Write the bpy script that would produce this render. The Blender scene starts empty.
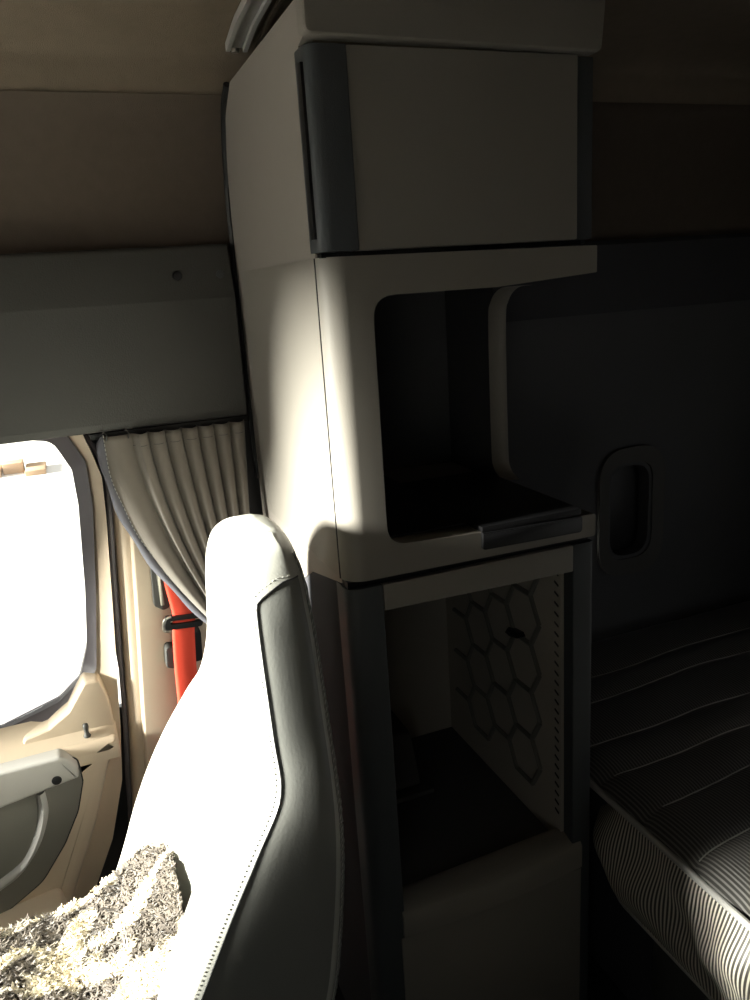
import bpy, bmesh, math, random
import numpy as np
from mathutils import Vector, Matrix, noise
random.seed(4)
S = bpy.context.scene
COL = S.collection

# ------------------------------------------------------------------ camera
yaw, pitch, roll, F = math.radians(20.6), math.radians(15.5), math.radians(-3.85), 780.0
fw = Vector((math.sin(yaw)*math.cos(pitch), math.cos(yaw)*math.cos(pitch), -math.sin(pitch)))
rt = Vector((math.cos(yaw), -math.sin(yaw), 0))
up = rt.cross(fw)
rt2 = math.cos(roll)*rt + math.sin(roll)*up
up2 = -math.sin(roll)*rt + math.cos(roll)*up
cam = bpy.data.cameras.new('camera'); cam_o = bpy.data.objects.new('camera', cam); COL.objects.link(cam_o)
cam_o.matrix_world = Matrix(((rt2.x, up2.x, -fw.x, 0), (rt2.y, up2.y, -fw.y, 0), (rt2.z, up2.z, -fw.z, 1.5), (0, 0, 0, 1)))
cam.sensor_fit = 'VERTICAL'; cam.sensor_height = 36; cam.lens = F*36/1000; cam.clip_start = 0.02; cam.clip_end = 500
S.camera = cam_o

# ------------------------------------------------------------------ world, sun, portals, exposure
W = bpy.data.worlds.new('world'); S.world = W; W.use_nodes = True
bg = W.node_tree.nodes['Background']; bg.inputs[0].default_value = (1.0, 0.97, 0.93, 1); bg.inputs[1].default_value = 1.3
sun = bpy.data.lights.new('sun', 'SUN'); sun.energy = 46.0; sun.angle = math.radians(12); sun.color = (1.0, 0.95, 0.87)
sun_o = bpy.data.objects.new('sun', sun); COL.objects.link(sun_o)
travel = Vector((1.0, -0.03, -0.25)).normalized()
sun_o.rotation_euler = travel.to_track_quat('-Z', 'Y').to_euler(); sun_o.location = (-6, 1, 3)
YRW = -0.78
def portal(loc, sx, sy, direction):
    l = bpy.data.lights.new('window_portal', 'AREA'); l.shape = 'RECTANGLE'; l.size = sx; l.size_y = sy
    l.cycles.is_portal = True
    o = bpy.data.objects.new('window_portal', l); COL.objects.link(o); o.location = loc
    o.rotation_euler = Vector(direction).to_track_quat('-Z', 'Y').to_euler()
portal((-1.44, 1.06, 1.24), 1.42, 1.16, (1, 0, 0))
portal((-0.55, 1.86, 0.92), 1.15, 0.75, (0, -1, 0))
portal((-0.70, YRW+0.01, 0.95), 0.85, 0.66, (0, 1, 0))
S.view_settings.view_transform = 'Standard'; S.view_settings.look = 'None'
S.view_settings.gamma = 1; S.view_settings.use_curve_mapping = False
S.view_settings.exposure = 0.0

# ------------------------------------------------------------------ materials
def mat(name, col, rough=0.6, spec=0.4, bump=0.0, bscale=400, mottled=0.0, mscale=6, sheen=0.0, metal=0.0, coat=0.0):
    m = bpy.data.materials.new(name); m.use_nodes = True
    nt = m.node_tree; b = nt.nodes['Principled BSDF']
    b.inputs['Base Color'].default_value = (*col, 1); b.inputs['Roughness'].default_value = rough
    b.inputs['Specular IOR Level'].default_value = spec; b.inputs['Metallic'].default_value = metal
    if sheen: b.inputs['Sheen Weight'].default_value = sheen
    if coat: b.inputs['Coat Weight'].default_value = coat
    tc = nt.nodes.new('ShaderNodeTexCoord')
    if mottled:
        n = nt.nodes.new('ShaderNodeTexNoise'); n.inputs['Scale'].default_value = mscale; n.inputs['Detail'].default_value = 4
        nt.links.new(tc.outputs['Object'], n.inputs['Vector'])
        r = nt.nodes.new('ShaderNodeMix'); r.data_type = 'RGBA'
        r.inputs['A'].default_value = (*[c*(1-mottled) for c in col], 1); r.inputs['B'].default_value = (*[min(1, c*(1+mottled)) for c in col], 1)
        nt.links.new(n.outputs['Fac'], r.inputs['Factor']); nt.links.new(r.outputs['Result'], b.inputs['Base Color'])
    if bump:
        n = nt.nodes.new('ShaderNodeTexNoise'); n.inputs['Scale'].default_value = bscale; n.inputs['Detail'].default_value = 3
        nt.links.new(tc.outputs['Object'], n.inputs['Vector'])
        k = nt.nodes.new('ShaderNodeBump'); k.inputs['Strength'].default_value = bump; k.inputs['Distance'].default_value = 0.002
        nt.links.new(n.outputs['Fac'], k.inputs['Height']); nt.links.new(k.outputs['Normal'], b.inputs['Normal'])
    return m

M = {}
M['tan'] = mat('tan_plastic', (0.62, 0.51, 0.385), 0.55, 0.35, 0.15, 500, 0.04)
M['cab'] = mat('cabinet_laminate', (0.235, 0.217, 0.19), 0.5, 0.35, 0.12, 500, 0.04)
M['cabside'] = mat('cabinet_side_laminate', (0.275, 0.25, 0.222), 0.55, 0.3, 0.1, 500, 0.04)
M['charcoal'] = mat('charcoal_plastic', (0.060, 0.066, 0.070), 0.5, 0.4, 0.15, 500, 0.05)
M['header'] = mat('dark_grey_plastic', (0.060, 0.060, 0.056), 0.55, 0.4, 0.25, 350, 0.06)
M['black'] = mat('black_plastic', (0.008, 0.008, 0.009), 0.45, 0.4)
M['rubber'] = mat('grey_rubber_seal', (0.10, 0.09, 0.10), 0.45, 0.4)
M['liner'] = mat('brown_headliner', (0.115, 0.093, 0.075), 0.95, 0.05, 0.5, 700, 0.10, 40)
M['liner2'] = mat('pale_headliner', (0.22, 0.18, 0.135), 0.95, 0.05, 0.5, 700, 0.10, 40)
M['sleeper'] = mat('dark_blue_grey_trim', (0.060, 0.060, 0.066), 0.85, 0.1, 0.3, 500, 0.08)
M['sleeper2'] = mat('blue_grey_pad', (0.095, 0.096, 0.102), 0.8, 0.1, 0.3, 500, 0.08)
M['floor'] = mat('dark_floor_mat', (0.02, 0.02, 0.022), 0.8, 0.2, 0.3, 200)
M['grey'] = mat('mid_grey_panel', (0.10, 0.098, 0.095), 0.8, 0.1)
M['leather'] = mat('light_grey_leather', (0.50, 0.50, 0.455), 0.42, 0.45, 0.08, 260, 0.05)
M['dleather'] = mat('dark_grey_leather', (0.22, 0.223, 0.207), 0.42, 0.45, 0.10, 260, 0.1)
M['pipe'] = mat('dark_piping', (0.05, 0.05, 0.05), 0.4)
M['thread'] = mat('pale_thread', (0.45, 0.45, 0.42), 0.6)
M['silver'] = mat('silver_grey_plastic', (0.42, 0.41, 0.39), 0.4, 0.5, 0.1, 400)
M['red'] = mat('red_webbing', (0.88, 0.085, 0.045), 0.6, 0.3, 0.3, 600)
M['metal'] = mat('worn_metal', (0.5, 0.48, 0.42), 0.3, 0.5, metal=1.0)
M['curt'] = mat('grey_brown_curtain_fabric', (0.20, 0.18, 0.155), 0.8, 0.2, 0.25, 600, 0.08, 30, sheen=0.2)
M['hem'] = mat('blue_grey_hem_tape', (0.14, 0.14, 0.16), 0.8, 0.2, 0.3, 700)
M['pocket'] = mat('warm_grey_pocket', (0.17, 0.165, 0.145), 0.45, 0.4, 0.15, 400)
M['inner'] = mat('cabinet_interior', (0.42, 0.385, 0.33), 0.7, 0.2, 0.1, 300, 0.06)
M['concrete'] = mat('pale_concrete_yard', (0.75, 0.73, 0.70), 0.9, 0.1, mottled=0.1, mscale=0.5)
M['brush'] = mat('brown_timber', (0.42, 0.30, 0.20), 0.9, 0.1, mottled=0.35, mscale=3)
M['outside'] = mat('white_panel_exterior', (0.6, 0.6, 0.6), 0.6)

def glass_mat():
    m = bpy.data.materials.new('window_glass'); m.use_nodes = True; nt = m.node_tree
    for n in list(nt.nodes): nt.nodes.remove(n)
    o = nt.nodes.new('ShaderNodeOutputMaterial'); mx = nt.nodes.new('ShaderNodeMixShader')
    t = nt.nodes.new('ShaderNodeBsdfTransparent'); g = nt.nodes.new('ShaderNodeBsdfGlossy'); fr = nt.nodes.new('ShaderNodeFresnel')
    t.inputs[0].default_value = (0.93, 0.95, 0.94, 1); g.inputs['Roughness'].default_value = 0.02; fr.inputs[0].default_value = 1.3
    nt.links.new(fr.outputs[0], mx.inputs[0]); nt.links.new(t.outputs[0], mx.inputs[1]); nt.links.new(g.outputs[0], mx.inputs[2])
    nt.links.new(mx.outputs[0], o.inputs[0]); return m
M['glass'] = glass_mat()

def stripe_mat(name, axis, period, dark, light, duty, rough):
    m = bpy.data.materials.new(name); m.use_nodes = True; nt = m.node_tree; b = nt.nodes['Principled BSDF']
    tc = nt.nodes.new('ShaderNodeTexCoord'); sx = nt.nodes.new('ShaderNodeSeparateXYZ')
    nt.links.new(tc.outputs['Object'], sx.inputs[0])
    mu = nt.nodes.new('ShaderNodeMath'); mu.operation = 'MULTIPLY'; mu.inputs[1].default_value = 2*math.pi/period
    nt.links.new(sx.outputs[axis], mu.inputs[0])
    sn = nt.nodes.new('ShaderNodeMath'); sn.operation = 'SINE'; nt.links.new(mu.outputs[0], sn.inputs[0])
    mr = nt.nodes.new('ShaderNodeMapRange'); mr.inputs['From Min'].default_value = duty-0.35; mr.inputs['From Max'].default_value = duty+0.35
    nt.links.new(sn.outputs[0], mr.inputs['Value'])
    mx = nt.nodes.new('ShaderNodeMix'); mx.data_type = 'RGBA'; mx.inputs['A'].default_value = (*dark, 1); mx.inputs['B'].default_value = (*light, 1)
    nt.links.new(mr.outputs[0], mx.inputs['Factor']); nt.links.new(mx.outputs['Result'], b.inputs['Base Color'])
    b.inputs['Roughness'].default_value = rough; b.inputs['Specular IOR Level'].default_value = 0.6
    return m
M['tick_side'] = stripe_mat('satin_ticking_side', 'Y', 0.0076, (0.07, 0.065, 0.055), (0.72, 0.68, 0.57), 0.15, 0.38)  # light stripes brightened to stand in for satin reflection on the side
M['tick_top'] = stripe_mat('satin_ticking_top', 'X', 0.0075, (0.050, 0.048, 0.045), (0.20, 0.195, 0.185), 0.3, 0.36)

def fleece_mat():
    m = bpy.data.materials.new('shaggy_fleece'); m.use_nodes = True; nt = m.node_tree; b = nt.nodes['Principled BSDF']
    tc = nt.nodes.new('ShaderNodeTexCoord'); mp = nt.nodes.new('ShaderNodeMapping'); mp.inputs['Rotation'].default_value = (0, 0, 0.7); mp.inputs['Scale'].default_value = (8, 13, 8)
    n = nt.nodes.new('ShaderNodeTexNoise'); n.inputs['Scale'].default_value = 1.0; n.inputs['Detail'].default_value = 2; n.inputs['Distortion'].default_value = 0.6
    cr = nt.nodes.new('ShaderNodeValToRGB'); e = cr.color_ramp.elements
    e[0].position = 0.47; e[0].color = (0.075, 0.060, 0.048, 1); e[1].position = 0.53; e[1].color = (0.80, 0.72, 0.56, 1)
    x = e.new(0.40); x.color = (0.15, 0.125, 0.10, 1)
    nt.links.new(tc.outputs['Object'], mp.inputs[0]); nt.links.new(mp.outputs[0], n.inputs['Vector'])
    nt.links.new(n.outputs['Fac'], cr.inputs[0]); nt.links.new(cr.outputs[0], b.inputs['Base Color'])
    b.inputs['Roughness'].default_value = 0.9; b.inputs['Sheen Weight'].default_value = 0.3
    return m
M['fleece'] = fleece_mat()

# ------------------------------------------------------------------ mesh helpers
def fillet(pts, r, n=5):
    """round the corners of a closed 2D polygon; r a number or one per corner"""
    out = []; N = len(pts)
    for i in range(N):
        p = Vector(pts[i]); a = Vector(pts[i-1]); b = Vector(pts[(i+1) % N]); ri = r[i] if isinstance(r, (list, tuple)) else r
        da, db = (a-p), (b-p); la, lb = da.length, db.length
        if ri <= 1e-6 or la < 1e-6 or lb < 1e-6: out.append(tuple(p)); continue
        da /= la; db /= lb; ang = math.acos(max(-1, min(1, da.dot(db))))
        if ang > 3.1: out.append(tuple(p)); continue
        t = min(ri/math.tan(ang/2), la*0.48, lb*0.48)
        s, e = p+da*t, p+db*t
        for k in range(n+1):
            u = k/n; q = s*(1-u)**2 + p*2*u*(1-u) + e*u*u; out.append(tuple(q))
    return out

def star(poly, c, angs):
    res = []
    for a in angs:
        d = (math.cos(a), math.sin(a)); best = None
        for i in range(len(poly)):
            p, q = poly[i-1], poly[i]; ex, ey = q[0]-p[0], q[1]-p[1]
            den = d[0]*ey - d[1]*ex
            if abs(den) < 1e-12: continue
            t = ((p[0]-c[0])*ey - (p[1]-c[1])*ex)/den; s = ((p[0]-c[0])*d[1] - (p[1]-c[1])*d[0])/den
            if t > 0 and -1e-6 <= s <= 1+1e-6 and (best is None or t > best): best = t
        res.append((c[0]+d[0]*best, c[1]+d[1]*best))
    return res

class MB:
    def __init__(s): s.v = []; s.f = []
    def add(s, v, f):
        o = len(s.v); s.v += [tuple(x) for x in v]; s.f += [tuple(i+o for i in q) for q in f]; return s
    def box(s, a, b, bev=0.004, seg=2):
        bm = bmesh.new(); bmesh.ops.create_cube(bm, size=1)
        for v in bm.verts: v.co = Vector(((a[i]+b[i])/2 + v.co[i]*(b[i]-a[i]) for i in range(3)))
        if bev: bmesh.ops.bevel(bm, geom=bm.edges[:], offset=bev, segments=seg, affect='EDGES', profile=0.7)
        return s.bm(bm)
    def bm(s, bm):
        bm.verts.index_update(); s.add([v.co[:] for v in bm.verts], [[v.index for v in f.verts] for f in bm.faces]); bm.free(); return s
    def prism(s, poly, lo, hi, axis='Y', bev=0.0, seg=2, edges=None):
        """poly in the two other axes; bev on the hi/lo outlines"""
        def P(u, v, w):
            return {'X': (w, u, v), 'Y': (u, w, v), 'Z': (u, v, w)}[axis]
        bm = bmesh.new(); a = [bm.verts.new(P(*p, lo)) for p in poly]; b = [bm.verts.new(P(*p, hi)) for p in poly]
        n = len(poly); bm.faces.new(a); bm.faces.new(b[::-1])
        for i in range(n): bm.faces.new((a[i], b[i], b[(i+1) % n], a[(i+1) % n]))
        bmesh.ops.recalc_face_normals(bm, faces=bm.faces[:])
        if bev:
            ax = 'XYZ'.index(axis); t = edges or 'both'
            es = [e for e in bm.edges if abs(e.verts[0].co[ax]-e.verts[1].co[ax]) < 1e-7 and (t == 'both' or abs(e.verts[0].co[ax]-(lo if t == 'lo' else hi)) < 1e-7)]
            bmesh.ops.bevel(bm, geom=es, offset=bev, segments=seg, affect='EDGES', profile=0.6)
        return s.bm(bm)
    def frame(s, outer, inner, lo, hi, axis='Y', c=None, lo_in=None, n=48):
        """plate between two outlines; lo_in lets the inner rim sit at another depth on the lo side"""
        def P(p, w):
            return {'X': (w, p[0], p[1]), 'Y': (p[0], w, p[1]), 'Z': (p[0], p[1], w)}[axis]
        if c is None: c = (sum(p[0] for p in inner)/len(inner), sum(p[1] for p in inner)/len(inner))
        angs = sorted(set([round(math.atan2(p[1]-c[1], p[0]-c[0]), 5) for p in list(outer)+list(inner)] + [round(-math.pi+2*math.pi*(k+.5)/n, 5) for k in range(n)]))
        O, I = star(outer, c, angs), star(inner, c, angs); m = len(angs); li = lo if lo_in is None else lo_in
        v = [P(p, lo) for p in O]+[P(p, li) for p in I]+[P(p, hi) for p in O]+[P(p, hi) for p in I]; f = []
        for i in range(m):
            j = (i+1) % m
            f += [(i, j, m+j, m+i), (2*m+i, 3*m+i, 3*m+j, 2*m+j), (i, 2*m+i, 2*m+j, j), (m+i, m+j, 3*m+j, 3*m+i)]
        return s.add(v, f)
    def tube(s, path, r, n=8, closed=False):
        path = [Vector(p) for p in path]; L = len(path); v = []; f = []
        ref = Vector((0, 0, 1))
        for i, p in enumerate(path):
            t = ((path[(i+1) % L] if closed else path[min(i+1, L-1)]) - (path[i-1] if closed else path[max(i-1, 0)])).normalized()
            a = t.cross(ref)
            if a.length < 0.2: a = t.cross(Vector((0.3, 1, 0)))
            a.normalize(); b = t.cross(a); rr = r[i] if isinstance(r, (list, tuple)) else r
            v += [p + a*math.cos(2*math.pi*k/n)*rr + b*math.sin(2*math.pi*k/n)*rr for k in range(n)]
        for i in range(L if closed else L-1):
            for k in range(n):
                j = (i+1) % L; f.append((i*n+k, i*n+(k+1) % n, j*n+(k+1) % n, j*n+k))
        if not closed: f += [tuple(range(n))[::-1], tuple((L-1)*n+k for k in range(n))]
        return s.add(v, f)
    def grid(s, rows, wrap=False, cap=False):
        R, C = len(rows), len(rows[0]); v = [p for r in rows for p in r]; f = []
        for i in range(R-1):
            for j in range(C if wrap else C-1):
                k = (j+1) % C; f.append((i*C+j, i*C+k, (i+1)*C+k, (i+1)*C+j))
        if cap: f += [tuple(range(C))[::-1], tuple((R-1)*C+j for j in range(C))]
        return s.add(v, f)
    def disc(s, c, r, h, axis='Y', n=20, bev=0.0):
        ax = 'XYZ'.index(axis)
        return s.prism([(c[(0 if ax else 1)]+math.cos(2*math.pi*k/n)*r, c[(2 if ax != 2 else 1)]+math.sin(2*math.pi*k/n)*r) for k in range(n)], c[ax], c[ax]+h, axis, bev)
    def build(s, name, m, parent=None, loc=None, smooth=35, solid=0, fix=True):
        o_loc = Vector(parent['_base']) if parent is not None else Vector(loc or (0, 0, 0))
        me = bpy.data.meshes.new(name); me.from_pydata([tuple(Vector(x)-o_loc) for x in s.v], [], s.f)
        if fix:
            bm = bmesh.new(); bm.from_mesh(me); bmesh.ops.recalc_face_normals(bm, faces=bm.faces[:]); bm.to_mesh(me); bm.free()
        me.materials.append(m)
        if smooth:
            me.polygons.foreach_set('use_smooth', [True]*len(me.polygons)); me.set_sharp_from_angle(angle=math.radians(smooth))
        o = bpy.data.objects.new(name, me); COL.objects.link(o)
        if parent is not None: o.parent = parent; o['_base'] = list(o_loc)
        else: o.location = o_loc; o['_base'] = list(o_loc)
        if solid:
            q = o.modifiers.new('thickness', 'SOLIDIFY'); q.thickness = solid; q.offset = 0
        return o

def thing(name, label, cat, loc, group=None):
    o = bpy.data.objects.new(name, None); COL.objects.link(o); o.location = loc; o['_base'] = list(loc); o.empty_display_size = 0.1
    return tag(o, label, cat, group)
def tag(o, label, cat, group=None):
    o['label'] = label; o['category'] = cat
    if group: o['group'] = group
    return o
def struct(o): o['kind'] = 'structure'; return o
def crom(P, sub, closed=False):
    P = [np.array(p, float) for p in P]; N = len(P); out = []
    for i in range(N if closed else N-1):
        p0 = P[(i-1) % N] if closed else P[max(i-1, 0)]; p1 = P[i]; p2 = P[(i+1) % N]; p3 = P[(i+2) % N] if closed else P[min(i+2, N-1)]
        for k in range(sub):
            t = k/sub; out.append(0.5*((2*p1)+(-p0+p2)*t+(2*p0-5*p1+4*p2-p3)*t*t+(-p0+3*p1-3*p2+p3)*t**3))
    if not closed: out.append(P[-1])
    return out
def lerp(a, b, t): return a+(b-a)*t

# ================================================================== THE SETTING
X0, X1, YL, YR, ZF = -1.45, 1.90, 1.72, -0.78, -0.06
struct(MB().box((X0, YR, ZF-0.05), (X1, YL+0.12, ZF), 0).build('floor', M['floor']))

# ceiling and the upper side wall as one swept profile of real thickness
def sweep(prof, x0, x1, t, dirn):
    a = [(p[0], p[1]) for p in prof]; b = [(p[0]+dirn[0]*t, p[1]+dirn[1]*t) for p in prof][::-1]
    return MB().prism(a+b, x0, x1, 'X')
up_prof = [tuple(p) for p in crom([(1.725, 1.55), (1.712, 1.65), (1.695, 1.75), (1.665, 1.83), (1.632, 1.866)], 5)]
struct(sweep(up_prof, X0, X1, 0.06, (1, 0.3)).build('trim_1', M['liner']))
ce_prof = [tuple(p) for p in crom([(1.636, 1.864), (1.627, 1.90), (1.605, 1.94), (1.50, 1.962), (1.30, 1.975), (0.9, 2.01), (0.2, 2.02), (-0.4, 2.0), (-0.78, 1.95)], 4)]
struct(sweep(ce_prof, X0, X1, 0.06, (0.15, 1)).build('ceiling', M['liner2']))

# rear part of the left wall beside the bunk: dark lower pad, darker band above it, brown upper wall
ovo = fillet([(1.29, 0.655), (1.51, 0.655), (1.51, 1.025), (1.29, 1.025)], 0.09, 8)
ovi = fillet([(1.335, 0.71), (1.465, 0.71), (1.465, 0.97), (1.335, 0.97)], 0.055, 8)
wl = MB().frame([(0.30, ZF), (X1, ZF), (X1, 1.39), (0.30, 1.39)], ovi, 1.705, 1.78, 'Y')
wl.box((0.30, 1.77, ZF), (X1, 1.80, 1.40), 0)
struct(wl.build('wall_left', M['sleeper2']))
struct(MB().prism([(1.700, 1.388), (1.692, 1.40), (1.690, 1.555), (1.70, 1.566), (1.78, 1.566), (1.78, 1.388)], 0.36, X1, 'X').build('trim_2', M['sleeper']))
struct(MB().box((X1, YR, ZF), (X1+0.06, YL+0.1, 2.06), 0).build('wall_rear', M['sleeper']))
pw = fillet([(-1.12, 0.64), (-0.30, 0.64), (-0.28, 1.26), (-1.08, 1.26)], 0.08)
struct(MB().frame([(X0, ZF), (X1, ZF), (X1, 2.06), (X0, 2.06)], pw, YR-0.06, YR, 'Y').build('wall_right', M['sleeper2']))
struct(MB().prism(pw, YR-0.045, YR-0.038, 'Y').build('window_3', M['glass']))
# front wall; windshield opening given an invented outline to limit and shape the sunlight
ws = fillet([(0.36, 1.35), (0.95, 1.15), (1.00, 0.68), (1.79, 0.68), (1.78, 1.25), (1.42, 1.56), (1.34, 1.81), (0.36, 1.81)], 0.05)
struct(MB().frame([(YR, ZF), (1.86, ZF), (1.86, 2.06), (YR, 2.06)], ws, X0-0.06, X0, 'X', c=(1.15, 1.35)).build('wall_front', M['charcoal']))
struct(MB().prism(ws, X0-0.045, X0-0.038, 'X').build('window_1', M['glass']))
struct(MB().box((X0, 1.795, ZF), (-1.02, 1.86, 1.70), 0).build('trim_3', M['tan']))

# oval ring round the recess in the sleeper wall
ring = thing('wall_vent', 'oval dark recess with a grey ring in sleeper wall above the mattress', 'vent', (1.40, 1.70, 0.66))
MB().frame(ovo, fillet([(1.325, 0.70), (1.475, 0.70), (1.475, 0.98), (1.325, 0.98)], 0.06, 8), 1.693, 1.704, 'Y', lo_in=1.70).build('ring', M['grey'], ring)
MB().prism(fillet([(1.337, 0.712), (1.463, 0.712), (1.463, 0.968), (1.337, 0.968)], 0.053, 8), 1.742, 1.762, 'Y', 0.006, 2, 'lo').build('recess_panel', M['black'], ring)

# ------------------------------------------------------------------ door with window
glass = [(-1.02, 0.60), (-0.265, 0.589), (-0.138, 0.627), (-0.087, 0.668), (-0.058, 0.749), (-0.042, 0.875), (-0.025, 1.078), (-0.026, 1.157), (-0.055, 1.222), (-0.151, 1.240), (-1.0, 1.26)]
glass = fillet(glass, 0.035, 4)
seal = fillet([(-1.05, 0.58), (-0.262, 0.567), (-0.150, 0.596), (-0.085, 0.640), (-0.046, 0.700), (-0.020, 0.878), (0.004, 1.078), (0.004, 1.175), (-0.030, 1.250), (-0.15, 1.275), (-1.03, 1.29)], 0.03, 4)
dedge = fillet([(-1.08, ZF), (-0.25, ZF), (-0.16, 0.10), (-0.075, 0.28), (-0.032, 0.427), (-0.016, 0.565), (0.010, 0.854), (0.027, 1.058), (0.031, 1.143), (0.018, 1.20), (-0.01, 1.30), (-0.06, 1.34), (-1.08, 1.34)], 0.02, 3)
dc = (-0.5, 0.93)
door = MB().frame(dedge, seal, 1.708, 1.84, 'Y', c=dc, lo_in=1.752)
door = struct(door.build('door_1', M['tan']))
MB().frame(seal, glass, 1.742, 1.80, 'Y', c=dc, lo_in=1.768).build('window_seal', M['rubber'], door)
struct(MB().prism(fillet(glass, 0.0), 1.786, 1.791, 'Y').build('window_2', M['glass']))
# moulded lower door card
card = fillet([(-1.06, ZF), (-0.30, ZF), (-0.215, 0.09), (-0.160, 0.221), (-0.100, 0.357), (-0.055, 0.490), (-0.026, 0.540), (-0.026, 0.560), (-1.06, 0.560)], 0.018, 4)
MB().prism(card, 1.67, 1.76, 'Y', 0.022, 5, 'lo').build('door_card', M['tan'], door)
MB().prism(fillet([(-0.22, 0.53), (-0.027, 0.53), (-0.030, 0.640), (-0.044, 0.690), (-0.076, 0.690), (-0.118, 0.630), (-0.165, 0.600), (-0.22, 0.588)], 0.012, 4), 1.702, 1.77, 'Y', 0.008, 3, 'lo').build('sill_gusset', M['tan'], door)
rows = []
for x, k in [(-1.06, 0), (-0.30, 0), (-0.18, 0), (-0.08, 0), (-0.045, 0.1), (-0.032, 0.35), (-0.0255, 0.7)]:
    z0 = 0.545; rows.append([(x, 1.76, 0.51), (x, 1.669, 0.51), (x, 1.6685, z0-.02), (x, 1.672+.004*k, z0-.004*k), (x, 1.684+.008*k, 0.562-.008*k), (x, 1.700+.01*k, 0.577-.010*k), (x, 1.72, 0.588-.012*k), (x, 1.76, 0.600-.012*k)])
MB().grid(rows, True, True).build('window_sill', M['tan'], door, smooth=70)
ins = fillet([(-1.0, 0.540), (-0.150, 0.547), (-0.115, 0.535), (-0.113, 0.475), (-0.134, 0.405), (-0.173, 0.333), (-0.233, 0.253), (-0.331, 0.195), (-1.0, 0.16)], [0.02, 0.03, 0.02, 0.03, 0.1, 0.1, 0.1, 0.1, 0.02], 5)
insp = MB().prism(ins, 1.664, 1.70, 'Y', 0.004, 2, 'lo').build('door_pocket', M['pocket'], door)
groove = MB().tube([(p[0], 1.667, p[1]) for p in ins], 0.0022, 6, True).build('pocket_gap', M['black'], insp)
arm = fillet([(-1.0, 0.552), (-0.14, 0.560), (-0.117, 0.530), (-0.117, 0.500), (-0.284, 0.475), (-1.0, 0.44)], [0, 0.03, 0.012, 0.006, 0.05, 0], 5)
armo = MB().prism(arm, 1.642, 1.69, 'Y', 0.008, 4, 'lo').build('armrest', M['silver'], door)
MB().disc((-0.162, 1.6405, 0.508), 0.0105, 0.006, 'Y', 20, 0.0015).build('screw_cap', M['black'], armo)
outer = crom([(-0.32, 0.262), (-0.272, 0.288), (-0.223, 0.345), (-0.192, 0.42), (-0.190, 0.478)], 6)
inner_ = crom([(-0.32, 0.290), (-0.262, 0.325), (-0.230, 0.38), (-0.214, 0.43), (-0.212, 0.478)], 6)
rows = []
for a, b in zip(outer, inner_):
    rows.append([(a[0], 1.668, a[1]), (lerp(a[0], b[0], .2), 1.655, lerp(a[1], b[1], .2)), (lerp(a[0], b[0], .5), 1.649, lerp(a[1], b[1], .5)), (lerp(a[0], b[0], .8), 1.655, lerp(a[1], b[1], .8)), (b[0], 1.668, b[1])])
MB().grid(rows).build('pull_handle', M['silver'], door, smooth=80)
# sill tray at the foot of the card
MB().prism(fillet([(-1.05, ZF), (-0.22, ZF), (-0.19, 0.16), (-0.20, 0.225), (-0.33, 0.205), (-1.05, 0.17)], 0.02, 4), 1.60, 1.68, 'Y', 0.018, 4, 'lo').build('sill_ledge', M['tan'], door)
kn = MB(); prof = [(0.0075, 0), (0.0085, 0.003), (0.006, 0.006), (0.0045, 0.012), (0.005, 0.018), (0.0065, 0.024), (0.0055, 0.031), (0.002, 0.033)]
kn.grid([[(-0.088+math.cos(2*math.pi*k/14)*r, 1.692+math.sin(2*math.pi*k/14)*r, 0.566+z) for k in range(14)] for r, z in prof], True, True)
kn.build('lock_knob', M['header'], door, smooth=60)
# door seal line and the two pillar trims behind the door
pil = crom([(-0.03, 0.28), (-0.018, 0.427), (-0.004, 0.565), (0.018, 0.854), (0.036, 1.058), (0.041, 1.143), (0.028, 1.20), (-0.005, 1.255)], 5)
struct(MB().tube([(p[0], 1.728, p[1]) for p in pil], 0.006, 8).build('trim_4', M['rubber']))
def pillar(x0s, x1s, zs, y0, y1, m, name, r=0.02, back=0.0):
    rows = []
    for z, a, b in zip(zs, x0s, x1s):
        rows.append([(a, y1+.05, z), (a, y0+r*2, z), (a+r*.5, y0+r*.8, z), (a+r, y0+r*.2, z), (a+r*1.5, y0, z), (b-r, y0+back, z), (b, y0+back+r, z), (b, y1+.05, z)])
    return struct(MB().grid(rows, True, True).build(name, m, smooth=60))
zs = [ZF, 0.28, 0.427, 0.60, 0.86, 1.06, 1.15, 1.26]
px = [-0.06, -0.034, -0.010, 0.004, 0.026, 0.042, 0.047, 0.047]
pillar(px, [p+0.07 for p in px], zs, 1.702, 1.74, M['tan'], 'trim_5', 0.016)
pillar([p+0.030 for p in px], [0.36]*8, zs, 1.684, 1.74, M['tan'], 'trim_6', 0.005, 0.052)
struct(MB().box((-0.16, 1.842, ZF), (0.0, 1.86, 0.54), 0).box((0.0, 1.765, ZF), (0.40, 1.86, 1.60), 0).build('trim_7', M['charcoal']))

# ------------------------------------------------------------------ overhead header above the door
hd = thing('overhead_storage_box', 'long dark grey plastic overhead box above the door and curtain', 'storage', (-0.5, 1.70, 1.24))
hp = fillet([(1.76, 1.242), (1.652, 1.246), (1.648, 1.262), (1.644, 1.492), (1.662, 1.597), (1.76, 1.602)], [0, 0.008, 0.01, 0.012, 0.012, 0], 4)
MB().prism(hp, X0+0.01, 0.343, 'X', 0.006, 3, 'hi').build('housing', M['header'], hd)
MB().disc((0.232, 1.6495, 1.540), 0.0095, 0.007, 'Y', 20, 0.001).build('screw_cap', M['black'], hd)
MB().disc((0.318, 1.6500, 1.538), 0.0085, 0.007, 'Y', 20, 0.001).build('screw_cap', M['charcoal'], hd)
MB().box((0.02, 1.655, 1.232), (0.345, 1.672, 1.244), 0.002).build('curtain_rail', M['black'], hd)

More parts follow.
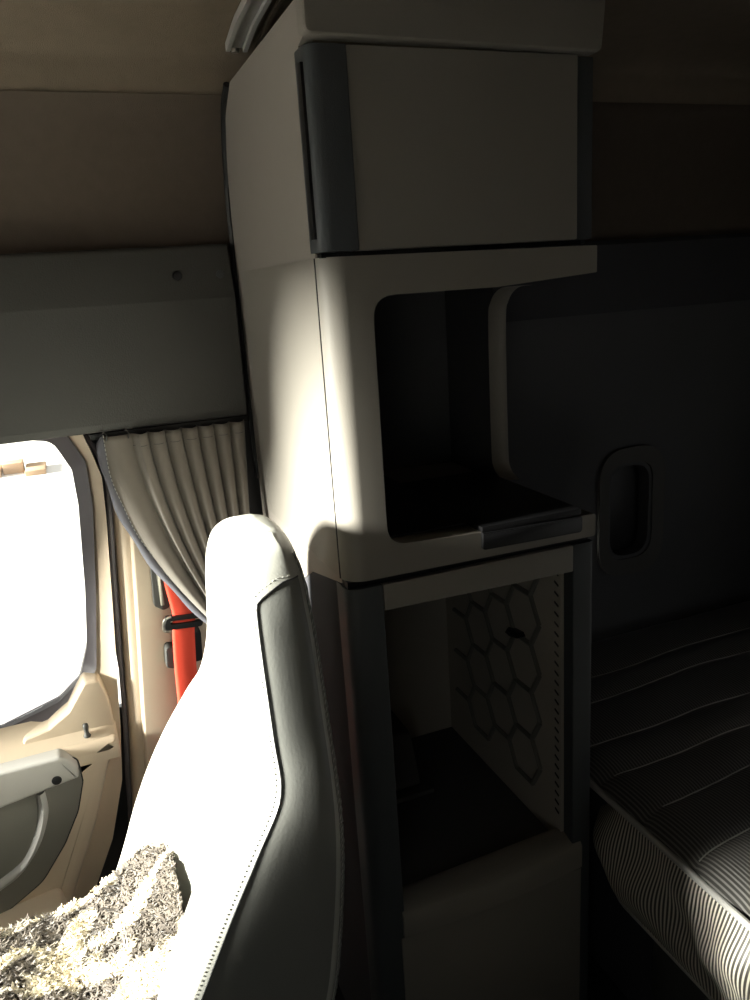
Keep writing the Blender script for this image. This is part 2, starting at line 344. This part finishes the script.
# ================================================================== STORAGE CABINET
cb = thing('storage_cabinet', 'tall tan storage cabinet with door on top and two open niches', 'cabinet', (0.59, 1.35, ZF))
# left side panel, its top rear corner rounded to follow the roof
sp = fillet([(1.128, 1.036), (1.30, 1.0), (1.675, 0.80), (1.675, 1.62), (1.662, 1.74), (1.625, 1.83), (1.56, 1.872), (1.10, 1.872), (1.10, 1.822), (1.128, 1.815)], [0, .02, 0, .02, .05, .05, .02, .004, .004, 0], 4)
MB().prism(sp, 0.357, 0.375, 'X', 0.002, 2).build('side_panel', M['cabside'], cb)
MB().box((0.359, 1.14, ZF), (0.376, 1.675, 1.034), 0.002).build('lower_side_panel', M['sleeper'], cb)
gp = crom([(1.682, 1.10), (1.682, 1.60), (1.668, 1.74), (1.632, 1.835), (1.585, 1.872)], 8)
MB().tube([(0.357, p[0]-.004, p[1]) for p in gp], 0.0075, 8).build('edge_gap_shade', M['black'], cb)  # black tube painting in the dark gap between cabinet and wall
MB().tube([(0.3563, 1.130, 1.045), (0.3563, 1.130, 1.54)], 0.0014, 6).build('joint_line', M['black'], cb)
# top lip
MB().prism(fillet([(0.353, 1.819), (0.822, 1.813), (0.830, 1.90), (0.355, 1.90)], 0.012, 4), 1.086, 1.112, 'Y', 0.006, 3, 'lo').build('top_lip', M['cab'], cb)
# upper carcass and door
MB().box((0.376, 1.125, 1.540), (0.822, 1.64, 1.815), 0.003).build('upper_carcass', M['charcoal'], cb)
dr = MB().box((0.415, 1.100, 1.5465), (0.788, 1.124, 1.812), 0.003).build('upper_door', M['cab'], cb)
s = fillet([(0.356, 1.145), (0.356, 1.098), (0.4145, 1.096), (0.4145, 1.145)], [0, .022, .002, 0], 6)
MB().prism(s, 1.5465, 1.812, 'Z', 0.002, 2).build('door_grip', M['charcoal'], dr)
MB().box((0.3525, 1.112, 1.565), (0.3575, 1.128, 1.792), 0.001).build('latch_strip', M['black'], dr)
MB().box((0.791, 1.108, 1.5465), (0.822, 1.124, 1.812), 0.003).build('filler_strip', M['charcoal'], cb)
MB().box((0.360, 1.108, 1.539), (0.80, 1.5, 1.5455), 0).build('shadow_gap', M['black'], cb)
# middle niche: one C-shaped moulding, open to the front and to the bunk
cpoly = [(0.356, 1.044), (0.828, 1.041), (0.828, 1.082), (0.60, 1.088), (0.430, 1.096), (0.430, 1.482), (0.640, 1.482), (0.825, 1.494), (0.825, 1.536), (0.356, 1.540)]
cf = fillet(cpoly, [0.0, 0.006, 0.006, .05, 0.035, 0.035, .05, 0.003, 0.003, 0.0], 6)
bm = bmesh.new(); a = [bm.verts.new((p[0], 1.098, p[1])) for p in cf]; b = [bm.verts.new((p[0], 1.63, p[1])) for p in cf]; n = len(cf)
bm.faces.new(a); bm.faces.new(b[::-1])
for i in range(n): bm.faces.new((a[i], b[i], b[(i+1) % n], a[(i+1) % n]))
bmesh.ops.recalc_face_normals(bm, faces=bm.faces[:])
corner = [e for e in bm.edges if all(abs(v.co.x-0.356) < 1e-5 and abs(v.co.y-1.098) < 1e-5 for v in e.verts)]
other = [e for e in bm.edges if all(abs(v.co.y-1.098) < 1e-5 for v in e.verts) and e not in corner]
bmesh.ops.bevel(bm, geom=corner, offset=0.036, segments=8, affect='EDGES', profile=0.5)
MB().bm(bm).build('niche_frame', M['cab'], cb, smooth=40)
MB().prism(fillet([(1.405, 1.07), (1.63, 1.07), (1.63, 1.49), (1.405, 1.49)], [0.0, 0, 0, 0.0], 6), 0.806, 0.822, 'X', 0.003).build('niche_side_wall', M['sleeper'], cb)
pst = [(0.822, 1.3, 1.478), (0.822, 1.352, 1.474), (0.822, 1.388, 1.450), (0.822, 1.400, 1.40), (0.822, 1.400, 1.16), (0.822, 1.392, 1.11), (0.822, 1.36, 1.092)]
pr = crom(pst, 6); rows = []
for p in pr: rows.append([(0.812, p[1]-.004, p[2]), (0.824, p[1]-.008, p[2]), (0.829, p[1]-.006, p[2]), (0.829, p[1]+.014, p[2]), (0.800, p[1]+.014, p[2])])
MB().grid(rows, True, True).build('rear_post', M['cab'], cb, smooth=50)
MB().box((0.43, 1.615, 1.07), (0.822, 1.632, 1.50), 0).build('niche_back', M['sleeper2'], cb)
tr = MB().prism(fillet([(0.598, 1.088), (0.597, 1.058), (0.796, 1.055), (0.796, 1.083)], [.002, .006, .008, .002], 4), 1.0915, 1.105, 'Y', 0.002)
tr.box((0.598, 1.095, 1.086), (0.796, 1.45, 1.098), 0.004)
tr.build('tray', M['black'], cb)
MB().box((0.44, 1.13, 1.0965), (0.60, 1.60, 1.0995), 0.001).build('niche_mat', M['black'], cb)
# lower niche
MB().box((0.362, 1.112, 1.030), (0.822, 1.60, 1.0415), 0).build('shadow_gap', M['black'], cb)
s = fillet([(0.358, 1.16), (0.358, 1.102), (0.418, 1.102), (0.418, 1.16)], [0, .026, .003, 0], 6)
MB().prism(s, ZF, 1.030, 'Z', 0.002).build('stile', M['charcoal'], cb)
s = fillet([(0.784, 1.131), (0.784, 1.102), (0.828, 1.102), (0.828, 1.16)], [0, .003, .008, 0], 4)
MB().prism(s, ZF, 1.030, 'Z', 0.002).build('stile', M['charcoal'], cb)
MB().prism(fillet([(0.4185, 0.985), (0.7835, 0.980), (0.7835, 1.030), (0.4185, 1.030)], 0.003), 1.101, 1.13, 'Y', 0.002).build('top_rail', M['cab'], cb)
MB().box((0.814, 1.16, ZF), (0.828, 1.66, 1.032), 0.002).build('side_panel', M['charcoal'], cb)
MB().box((0.378, 1.62, ZF), (0.826, 1.636, 1.036), 0).build('niche_back', M['inner'], cb)
rw = MB().box((0.778, 1.132, 0.36), (0.812, 1.62, 0.985), 0.001)
R = 0.062; rb = MB()
for i in range(-1, 7):
    for j in range(-1, 9):
        cy = 1.17 + i*1.5*R; cz = 0.46 + j*math.sqrt(3)*R + (i % 2)*math.sqrt(3)/2*R
        for k in (0, 1, 2):
            p = (cy+R*math.cos(k*math.pi/3), cz+R*math.sin(k*math.pi/3)); q = (cy+R*math.cos((k+1)*math.pi/3), cz+R*math.sin((k+1)*math.pi/3))
            if min(p[0], q[0]) < 1.165 or max(p[0], q[0]) > 1.6 or min(p[1], q[1]) < .43 or max(p[1], q[1]) > .975: continue
            rb.tube([(0.7765, *p), (0.7765, *q)], 0.006, 6)
ww = rw.build('niche_side_wall', M['inner'], cb)
rb.build('hexagon_ribs', M['pocket'], ww)
sl = MB()
for k in range(26): sl.prism([(1.139, 0.447+k*.0205), (1.151, 0.452+k*.0205), (1.151, 0.4555+k*.0205), (1.139, 0.4505+k*.0205)], 0.7765, 0.780, 'X')
sl.build('shelf_slots', M['black'], ww)
MB().prism([(1.255, 0.790), (1.262, 0.797), (1.305, 0.792), (1.318, 0.776), (1.30, 0.774), (1.27, 0.781)], 0.766, 0.780, 'X', 0.002).build('shelf_clip', M['black'], ww)
MB().box((0.376, 1.132, 0.36), (0.392, 1.62, 1.0), 0.001).build('niche_lining', M['charcoal'], cb)
MB().prism(fillet([(1.162, 0.345), (1.62, 0.345), (1.62, 0.382), (1.162, 0.382)], 0.004), 0.392, 0.812, 'X').build('niche_floor', M['sleeper2'], cb)
# sloping front lip of the lower shelf
rows = []
for u in np.linspace(0, 1, 9):
    x = lerp(0.413, 0.803, u); zt = lerp(0.398, 0.412, u); zb = lerp(0.334, 0.344, u); y = 1.096-0.010*math.sin(math.pi*u)
    rows.append([(x, 1.16, zt-.03), (x, 1.150, zt-.004), (x, 1.138, zt), (x, y+.022, zt-.006), (x, y+.006, zt-.011), (x, y, zt-.018), (x, y, zb), (x, 1.16, zb)])
MB().grid(rows, True, True).build('shelf_lip', M['cab'], cb, smooth=50)
MB().prism(fillet([(0.408, ZF+.02), (0.802, ZF+.02), (0.804, 0.338), (0.408, 0.329)], 0.004), 1.099, 1.12, 'Y', 0.003, 2, 'lo').build('lower_door', M['cab'], cb)
# ledge inside the niche
nb = MB(); nb.prism(fillet([(1.42, 0.382), (1.62, 0.382), (1.62, 0.50), (1.47, 0.50)], 0.02, 4), 0.394, 0.60, 'X'); nb.box((0.394, 1.395, 0.382), (0.62, 1.42, 0.393), .003)
nb.build('wheel_ledge', M['grey'], cb)

# ================================================================== BUNK AND MATTRESS
bk = thing('bunk_base', 'dark grey bunk box under the striped mattress behind the cabinet', 'bunk', (1.4, 0.5, ZF))
MB().box((0.93, YR+0.005, ZF), (1.88, 1.66, 0.262), 0.006).build('platform', M['sleeper'], bk)
MB().prism(fillet([(0.30, 0.0), (1.02, 0.0), (1.02, 0.195), (0.30, 0.195)], 0.02), 0.922, 0.935, 'X', 0.003).build('locker_door', M['header'], bk)
MB().box((0.912, YR+0.005, 0.215), (0.93, 1.05, 0.250), 0.004).build('edge_rail', M['charcoal'], bk)

mt = thing('mattress', 'striped grey satin mattress with wavy quilting lines on the bunk', 'mattress', (1.37, 0.45, 0.262))
qy = [1.50, 1.39, 1.235, 1.14, 1.025, 0.88, 0.755, 0.62, 0.48, 0.34, 0.2, 0.05, -0.1, -0.25, -0.4]
def wav(i, x): return qy[i] + 0.011*math.sin(x*9.5+i*0.7) + 0.008*math.sin(x*4+i*1.9)
def ztop(x, y):
    z = 0.502
    d = min(abs(y-wav(i, x)) for i in range(len(qy)))
    z += 0.010*(1-math.exp(-d/0.018))
    ex = min(x-0.868, 1.875-x)
    if ex < 0.06: z -= 0.022*(1-ex/0.06)**2
    z += 0.004*noise.noise(Vector((x*7, y*7, 0)))
    ey = 1.665-y
    if ey < 0.06: z -= 0.025*(1-max(ey, 0)/0.06)**2
    return z
xs = np.concatenate([np.linspace(0.868, 0.93, 8), np.linspace(0.945, 1.875, 50)]); ys = np.linspace(-0.7, 1.665, 330)
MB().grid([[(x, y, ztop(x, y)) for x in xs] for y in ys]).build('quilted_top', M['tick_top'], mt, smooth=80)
th = MB()
for i in range(len(qy)):
    th.tube([(x, wav(i, x), ztop(x, wav(i, x))+0.0012) for x in np.linspace(0.905+0.02*math.sin(i*2.1), 1.86, 60)], 0.0016, 5)
th.build('quilting_thread', M['thread'], mt)
def sidep(y, t):       # t 0 top .. 1 bottom of the front border, with soft drapery wrinkles
    zt, zb = 0.478, 0.268
    if y > 1.05: zb += 0.05*((y-1.05)/0.3)
    z = lerp(zt, zb, t)
    bulge = 0.020*math.sin(math.pi*t)
    w = 0.013*math.sin(y*17 + t*3.6 + 1.1*math.sin(y*9)) * math.sin(math.pi*min(1, t*1.05))
    w += 0.007*math.sin(y*38 - t*7.0) * t*(1-t)*3
    w += 0.010*max(0, math.sin((y*1.0+t*0.22)*21+0.8))**3*math.sin(math.pi*t)
    x = 0.866 - bulge - w
    if y > 1.04: x += 4.5*(y-1.04)**2
    return (x, y, z)
rows = [[sidep(y, t) for t in np.linspace(0, 1, 26)] for y in np.linspace(-0.7, 1.20, 260)]
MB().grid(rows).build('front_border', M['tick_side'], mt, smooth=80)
pts = [(0.864+0, y, 0.4825) for y in np.linspace(-0.7, 1.5, 120)]
MB().tube(pts, 0.0065, 10).build('piping', M['silver'], mt)
pts = [(sidep(y, 1)[0], y, sidep(y, 1)[2]) for y in np.linspace(-0.7, 1.2, 120)]
MB().tube(pts, 0.004, 8).build('piping', M['silver'], mt)
MB().box((0.892, -0.69, 0.263), (1.875, 1.66, 0.478), 0.01).build('core', M['sleeper'], mt)

# ================================================================== SEAT
seat = thing('driver_seat', 'tall light grey leather driver seat with dark grey side panel', 'seat', (0.05, 1.09, ZF))
#       z      y0     y1     f      c      s      b
lev = [(0.04, 0.865, 1.380, -0.02, -0.06, -0.09, 0.100),  # unseen extension towards the floor, added to block sun under the backrest
       (0.30, 0.860, 1.385, -0.02, -0.085, -0.125, 0.135),
       (0.40, 0.857, 1.388, 0.01, -0.060, -0.075, 0.172),
       (0.525, 0.855, 1.390, 0.045, -0.030, -0.012, 0.212),
       (0.61, 0.855, 1.390, 0.065, 0.004, 0.031, 0.229),
       (0.72, 0.856, 1.386, 0.088, 0.055, 0.086, 0.244),
       (0.80, 0.862, 1.370, 0.110, 0.095, 0.132, 0.252),
       (0.862, 0.880, 1.348, 0.126, 0.128, 0.172, 0.257),
       (0.93, 0.905, 1.350, 0.146, 0.152, 0.176, 0.260),
       (1.04, 0.932, 1.332, 0.156, 0.161, 0.178, 0.261),
       (1.085, 0.945, 1.304, 0.164, 0.168, 0.180, 0.260),
       (1.120, 0.962, 1.265, 0.176, 0.178, 0.184, 0.260),
       (1.146, 0.980, 1.222, 0.192, 0.191, 0.194, 0.256),
       (1.162, 1.000, 1.180, 0.206, 0.205, 0.207, 0.250),
       (1.171, 1.040, 1.130, 0.223, 0.222, 0.224, 0.240)]
lv = crom(lev, 6)
def section(p):
    z, y0, y1, f, c, s_, b = p; w = (y1-y0); k = min(1, w/0.3); ym = (y0+y1)/2
    q = 1-0.55*min(1, max(0, (z-1.07)/0.06))
    near = [(s_, y0), (lerp(s_, c, .55), y0+.022*k*q), (lerp(s_, c, .92), y0+.062*k*q), (c+.002, y0+.098*k), (lerp(c, f, .55), y0+.140*k), (f, ym)]
    fo = 0.012*math.exp(-((z-0.63)/0.13)**2)
    far = [(x-fo, y0+y1-y) for x, y in near[:-1]][::-1]
    back = [((s_+b)/2, y1+.003*k), (b-.014, y1-.006*k), (b, y1-.045*k), (b+.004, ym), (b, y0+.045*k), (b-.014, y0+.006*k), ((s_+b)/2, y0-.003*k)]
    ring = near+far+back
    return [(q[0], q[1], z) for q in crom(ring, 4, True)]
rows = [section(p) for p in lv]; C = len(rows[0]); NB = 18
top_row = next(i for i, p in enumerate(lv) if p[0] > 1.122)
full = MB()
sd0, sd1 = 16*4, C       # near side panel: control 16 .. 18(=0)
fr_faces, sd_faces, fs_faces = [], [], []
DG = 4
for i in range(len(rows)-1):
    for j in range(C):
        k = (j+1) % C; q = (i*C+j, i*C+k, (i+1)*C+k, (i+1)*C+j); cp = j/4; d = C-1-j
        lim = top_row if d >= DG else top_row-DG+d          # the seam turns the corner in a slanted run of cells
        if cp >= 16 and i < lim: sd_faces.append(q)
        elif cp >= 16 and d < DG and i == lim: sd_faces.append((q[0], q[1], q[3])); fr_faces.append((q[1], q[2], q[3]))
        elif i < top_row and 10 <= cp < 12: fs_faces.append(q)
        else: fr_faces.append(q)
fr_faces += [tuple(range(C))[::-1], tuple((len(rows)-1)*C+j for j in range(C))]
allv = [p for r in rows for p in r]
def pick(faces, name, m):
    used = sorted({i for q in faces for i in q}); mp = {a: b for b, a in enumerate(used)}
    return MB().add([allv[i] for i in used], [tuple(mp[i] for i in q) for q in faces]).build(name, m, seat, smooth=75)
back = pick(fr_faces, 'backrest', M['leather'])
side = pick(sd_faces, 'side_panel', M['dleather'])
pick(fs_faces, 'side_panel', M['dleather'])
def offs(p, d=(0, -1, 0), k=0.0008): return (p[0]+d[0]*k, p[1]+d[1]*k, p[2]+d[2]*k)
seam = [offs(rows[i][0], (-.4, -.8, 0)) for i in range(0, top_row-DG)] + [offs(rows[top_row-DG+d][(C-d) % C], (-.2, -1, 0)) for d in range(DG)]
arc = [offs(rows[top_row][j % C]) for j in range(C-DG, 16*4-1, -1)]
sp_ = seam+arc
sp_ = [Vector(sp_[0])]+[(Vector(sp_[i-1])+2*Vector(sp_[i])+Vector(sp_[i+1]))/4 for i in range(1, len(sp_)-1)]+[Vector(sp_[-1])]
MB().tube(sp_, 0.0011, 6).build('seam', M['pipe'], side)
st = MB()
path = [Vector(rows[i][1])+Vector((-.0006, -.0008, 0)) for i in range(0, top_row-3)] + [Vector(rows[top_row-2][0])+Vector((0, -.0006, 0))] + [Vector(rows[top_row+1][j % C])+Vector((0, -.0008, 0)) for j in range(C-3, 16*4, -1)]
dense = []
for a, b in zip(path[:-1], path[1:]):
    m = max(1, int((b-a).length/0.003))
    dense += [a.lerp(b, k/m) for k in range(m)]
for k in range(0, len(dense)-1, 2): st.tube([dense[k], dense[k].lerp(dense[k+1], .7)], 0.0006, 4)
st.build('stitching', M['thread'], back)
# zipped rear edge: bumpy piping
zp = MB()
path = [Vector(rows[i][16*4-2]) for i in range(0, len(rows)-10)]
dense = []
for a, b in zip(path[:-1], path[1:]):
    m = max(1, int((b-a).length/0.004))
    dense += [a.lerp(b, k/m) for k in range(m)]
rr = [0.0026+0.0012*random.random() for _ in dense]
ez = zp.tube([d+Vector((0, -.001, 0)) for d in dense], rr, 6).build('edge_zip', M['dleather'], seat, smooth=20)
z2 = MB()
for k in range(0, len(dense)-1, 2):
    d = dense[k]; z2.tube([d+Vector((-.0018, -.0035, -.002)), d+Vector((.0006, -.004, .0065))], 0.0006, 4)
z2.build('stitching', M['thread'], ez)
# cushion and pedestal
MB().prism(fillet([(-0.52, 0.28), (0.06, 0.25), (0.06, 0.43), (-0.20, 0.425), (-0.48, 0.445), (-0.54, 0.40)], 0.04, 5), 0.90, 1.29, 'Y', 0.03, 5).build('cushion', M['leather'], seat, smooth=60)
MB().prism(fillet([(-0.40, ZF), (0.12, ZF), (0.16, 0.28), (-0.42, 0.28)], 0.03, 4), 0.93, 1.25, 'Y', 0.015, 3).build('pedestal', M['charcoal'], seat)

# ------------------------------------------------------------------ shaggy cover on the cushion
def cover(u, v):       # u 0 front .. 1 back, v 0 near .. 1 far
    x = lerp(-0.55, 0.035, u); y = lerp(0.885, 1.325, v)
    z = 0.462 + 0.012*noise.noise(Vector((x*9, y*9, 3))) + 0.010*noise.noise(Vector((x*21, y*21, 7)))
    if u > 0.72: z += 0.130*((u-0.72)/0.28)**1.3*(0.55+0.45*v)
    e = min(v, 1-v)
    if e < 0.1: z -= 0.07*(1-e/0.1)**2
    if u < 0.08: z -= 0.07*(1-u/0.08)**2
    if u > 0.93: x -= 0.0
    return Vector((x, y, z))
NU, NV = 80, 60
rows_c = [[tuple(cover(i/NU, j/NV)) for j in range(NV+1)] for i in range(NU+1)]
cv = MB().grid(rows_c)
rng = random.Random(9)
for _ in range(30000):
    u, v = rng.random()**0.6, rng.random()
    if _ % 5 == 0: v *= 0.1
    if _ % 9 == 0: u = 0.93+0.07*rng.random()
    p = cover(u, v); du = cover(min(1, u+.01), v)-cover(max(0, u-.01), v); dv = cover(u, min(1, v+.01))-cover(u, max(0, v-.01))
    nrm = du.cross(dv).normalized()
    if nrm.z < 0: nrm = -nrm
    L = 0.0045+0.006*rng.random(); t = Vector((rng.gauss(0, 1), rng.gauss(0, 1), rng.gauss(0, .4))).normalized()
    a = nrm.cross(t)
    if a.length < .1: continue
    a.normalize(); b = a.cross(nrm); r = 0.0015+0.0011*rng.random(); base = len(cv.v)
    for s_, rad in ((0, 1), (.45, 1.15), (.8, .8), (1, .25)):
        c = p + nrm*L*s_*(1-.3*s_) + t*L*1.0*s_*s_ + a*L*.5*math.sin(s_*5)
        for k in range(3):
            g = 2*math.pi*k/3; cv.v.append(tuple(c+a*math.cos(g)*r*rad+b*math.sin(g)*r*rad))
    for s_ in range(3):
        for k in range(3): cv.f.append((base+s_*3+k, base+s_*3+(k+1) % 3, base+s_*3+3+(k+1) % 3, base+s_*3+3+k))
cov = cv.build('seat_cover', M['fleece'], None, (-0.25, 1.10, 0.45), smooth=60, fix=False)
tag(cov, 'shaggy brown and cream fleece cover lying on the driver seat cushion', 'seat cover')

# ================================================================== CURTAIN
cu = thing('window_curtain', 'grey brown pleated curtain gathered behind the seat beside the door', 'curtain', (0.2, 1.62, 0.80))
NU, NT = 170, 40
def curt(u, t):
    tx = 0.040+0.292*u; bx = 0.212+0.095*u**1.2; zt = 1.238; zb = 0.795+0.05*u
    e = t**(1.0+0.5*(1-u))
    x = lerp(tx, bx, e); z = lerp(zt, zb, t)
    x -= 0.020*(1-u)**2*math.sin(math.pi*min(1, t*1.0))
    n = 7.0; fade = min(1, max(0.0, (u-0.20)/0.05)); sh = 1.0-0.25*t
    ph = (u-0.2)/0.8*n
    y = 1.655 - 0.030*fade*sh*(abs(math.sin(math.pi*ph))**0.55) - 0.006
    y -= (1-fade)*(0.012*math.sin(math.pi*min(1, u/0.22))*(1+1.2*t) + 0.010*math.sin(t*4.2)*t)
    y -= 0.02*t
    return (x, y, z)
us = np.linspace(0, 1, NU)
MB().grid([[curt(u, t) for t in np.linspace(0, 1, NT)] for u in us]).build('pleated_fabric', M['curt'], cu, smooth=80, solid=0.0015)
hr = []
for t in np.linspace(0, 1, 50):
    p = curt(0, t); w = 0.016*(1-.35*t)+.004*math.sin(t*23)
    hr.append([(p[0]-w*.55, p[1]-.004, p[2]-.010), (p[0]-w*.1, p[1]-.008, p[2]), (p[0]+w*.30, p[1]-.006, p[2]+.004)])
hm = MB().grid(hr).build('hem', M['hem'], cu, smooth=80, solid=0.002)
t2 = MB()
for k in range(0, 49): 
    a, b = Vector(hr[k][2]), Vector(hr[k+1][2]); t2.tube([a+Vector((0, -.002, 0)), a.lerp(b, .6)+Vector((0, -.002, 0))], 0.0009, 4)
t2.build('stitching', M['thread'], hm)
MB().grid([[(curt(u, 0.055)[0], curt(u, 0.055)[1]-.0014, curt(u, 0.055)[2]-dz) for dz in (0, .0012)] for u in us[34:]]).build('header_seam', M['pipe'], cu, smooth=80)
for xx in (0.045, 0.088):
    MB().tube([(xx, 1.650, 1.246), (xx+.003, 1.640, 1.248), (xx+.006, 1.636, 1.240), (xx+.004, 1.640, 1.230)], 0.0018, 6).build('hook', M['header'], cu)

# ================================================================== SEAT BELT
bl = thing('seat_belt', 'red seat belt with black guide loop on the pillar behind the seat', 'seat belt', (0.13, 1.68, 0.5))
path = crom([(0.142, 1.664, 0.955), (0.146, 1.656, 0.89), (0.152, 1.650, 0.832), (0.150, 1.648, 0.806), (0.146, 1.648, 0.78), (0.140, 1.648, 0.70), (0.135, 1.645, 0.60), (0.120, 1.640, 0.45), (0.10, 1.63, 0.30)], 6)
rows = []
for i, p in enumerate(path):
    w = 0.024
    rows.append([(p[0]-w+2*w*k/6, p[1]-0.002*math.cos((k-3)*.5), p[2]+(k-3)*-0.0012) for k in range(7)])
MB().grid(rows).build('webbing', M['red'], bl, smooth=80, solid=0.0016)
g = MB().frame(fillet([(0.106, 0.800), (0.188, 0.793), (0.196, 0.822), (0.112, 0.830)], .008), fillet([(0.120, 0.811), (0.184, 0.806), (0.186, 0.813), (0.122, 0.819)], .002), 1.640, 1.653, 'Y')
g.build('guide_loop', M['black'], bl)
MB().tube(crom([(0.124, 1.642, 0.829), (0.112, 1.640, 0.826), (0.106, 1.640, 0.812), (0.107, 1.640, 0.800), (0.116, 1.641, 0.796)], 5), 0.0035, 8).build('loop_edge', M['metal'], bl)
an = MB().prism(fillet([(0.094, 0.850), (0.112, 0.836), (0.128, 0.840), (0.118, 0.950), (0.100, 0.952)], .008), 1.668, 1.705, 'Y', .003, 2, 'lo').build('height_adjuster', M['header'], bl)
MB().box((0.108, 1.662, 0.850), (0.116, 1.669, 0.925), .002).build('chrome_slide', M['metal'], an)
MB().prism(fillet([(0.100, 0.700), (0.128, 0.690), (0.136, 0.742), (0.104, 0.752)], .010, 5), 1.664, 1.706, 'Y', .005, 3, 'lo').build('button', M['header'], bl)
MB().prism(fillet([(0.160, 0.700), (0.182, 0.700), (0.186, 0.772), (0.160, 0.772)], .006, 4), 1.662, 1.712, 'Y', .004, 3, 'lo').build('bracket', M['black'], bl)

# ================================================================== CEILING CURTAIN TRACK
tk = thing('curtain_track', 'metal curtain track with end screw on the ceiling left of the cabinet', 'curtain track', (0.38, 1.3, 1.94))
def zc(y): return float(np.interp(y, [0.2, 0.9, 1.3, 1.5, 1.605, 1.645], [2.02, 2.00, 1.975, 1.962, 1.94, 1.862]))
def rail(dx, w, h, name, m):
    rows = []
    for y in np.linspace(0.7, 1.585, 30):
        z = zc(y)-.002; x = 0.386+dx
        rows.append([(x-w, y, z), (x-w, y, z-h), (x+w, y, z-h), (x+w, y, z)])
    MB().grid(rows, True, True).build(name, m, tk)
rail(-0.020, 0.004, 0.014, 'flange', M['silver']); rail(0.012, 0.004, 0.014, 'flange', M['silver']); rail(-0.004, 0.014, 0.007, 'channel', M['silver'])
rail(0.038, 0.003, 0.006, 'edge_strip', M['liner2'])
MB().disc((0.382, 1.596, zc(1.596)-0.012), 0.008, 0.010, 'Z', 14, 0.002).build('end_screw', M['metal'], tk)

# ================================================================== OUTSIDE THE WINDOW
struct(MB().box((-60, -60, -1.45), (60, 80, -1.35), 0).build('ground', M['concrete']))
fn = thing('timber_stack', 'low brown stack of timber seen through the top of the door window', 'timber', (-1.9, 14.9, -1.35))
for k in range(7):
    xx = -3.2 + k*0.37
    MB().box((xx, 14.6+0.2*(k % 3), -1.35), (xx+0.34, 15.4, -1.35+0.09+0.05*((k*7) % 3)), 0.02).build('timber_bundle', M['brush'], fn)
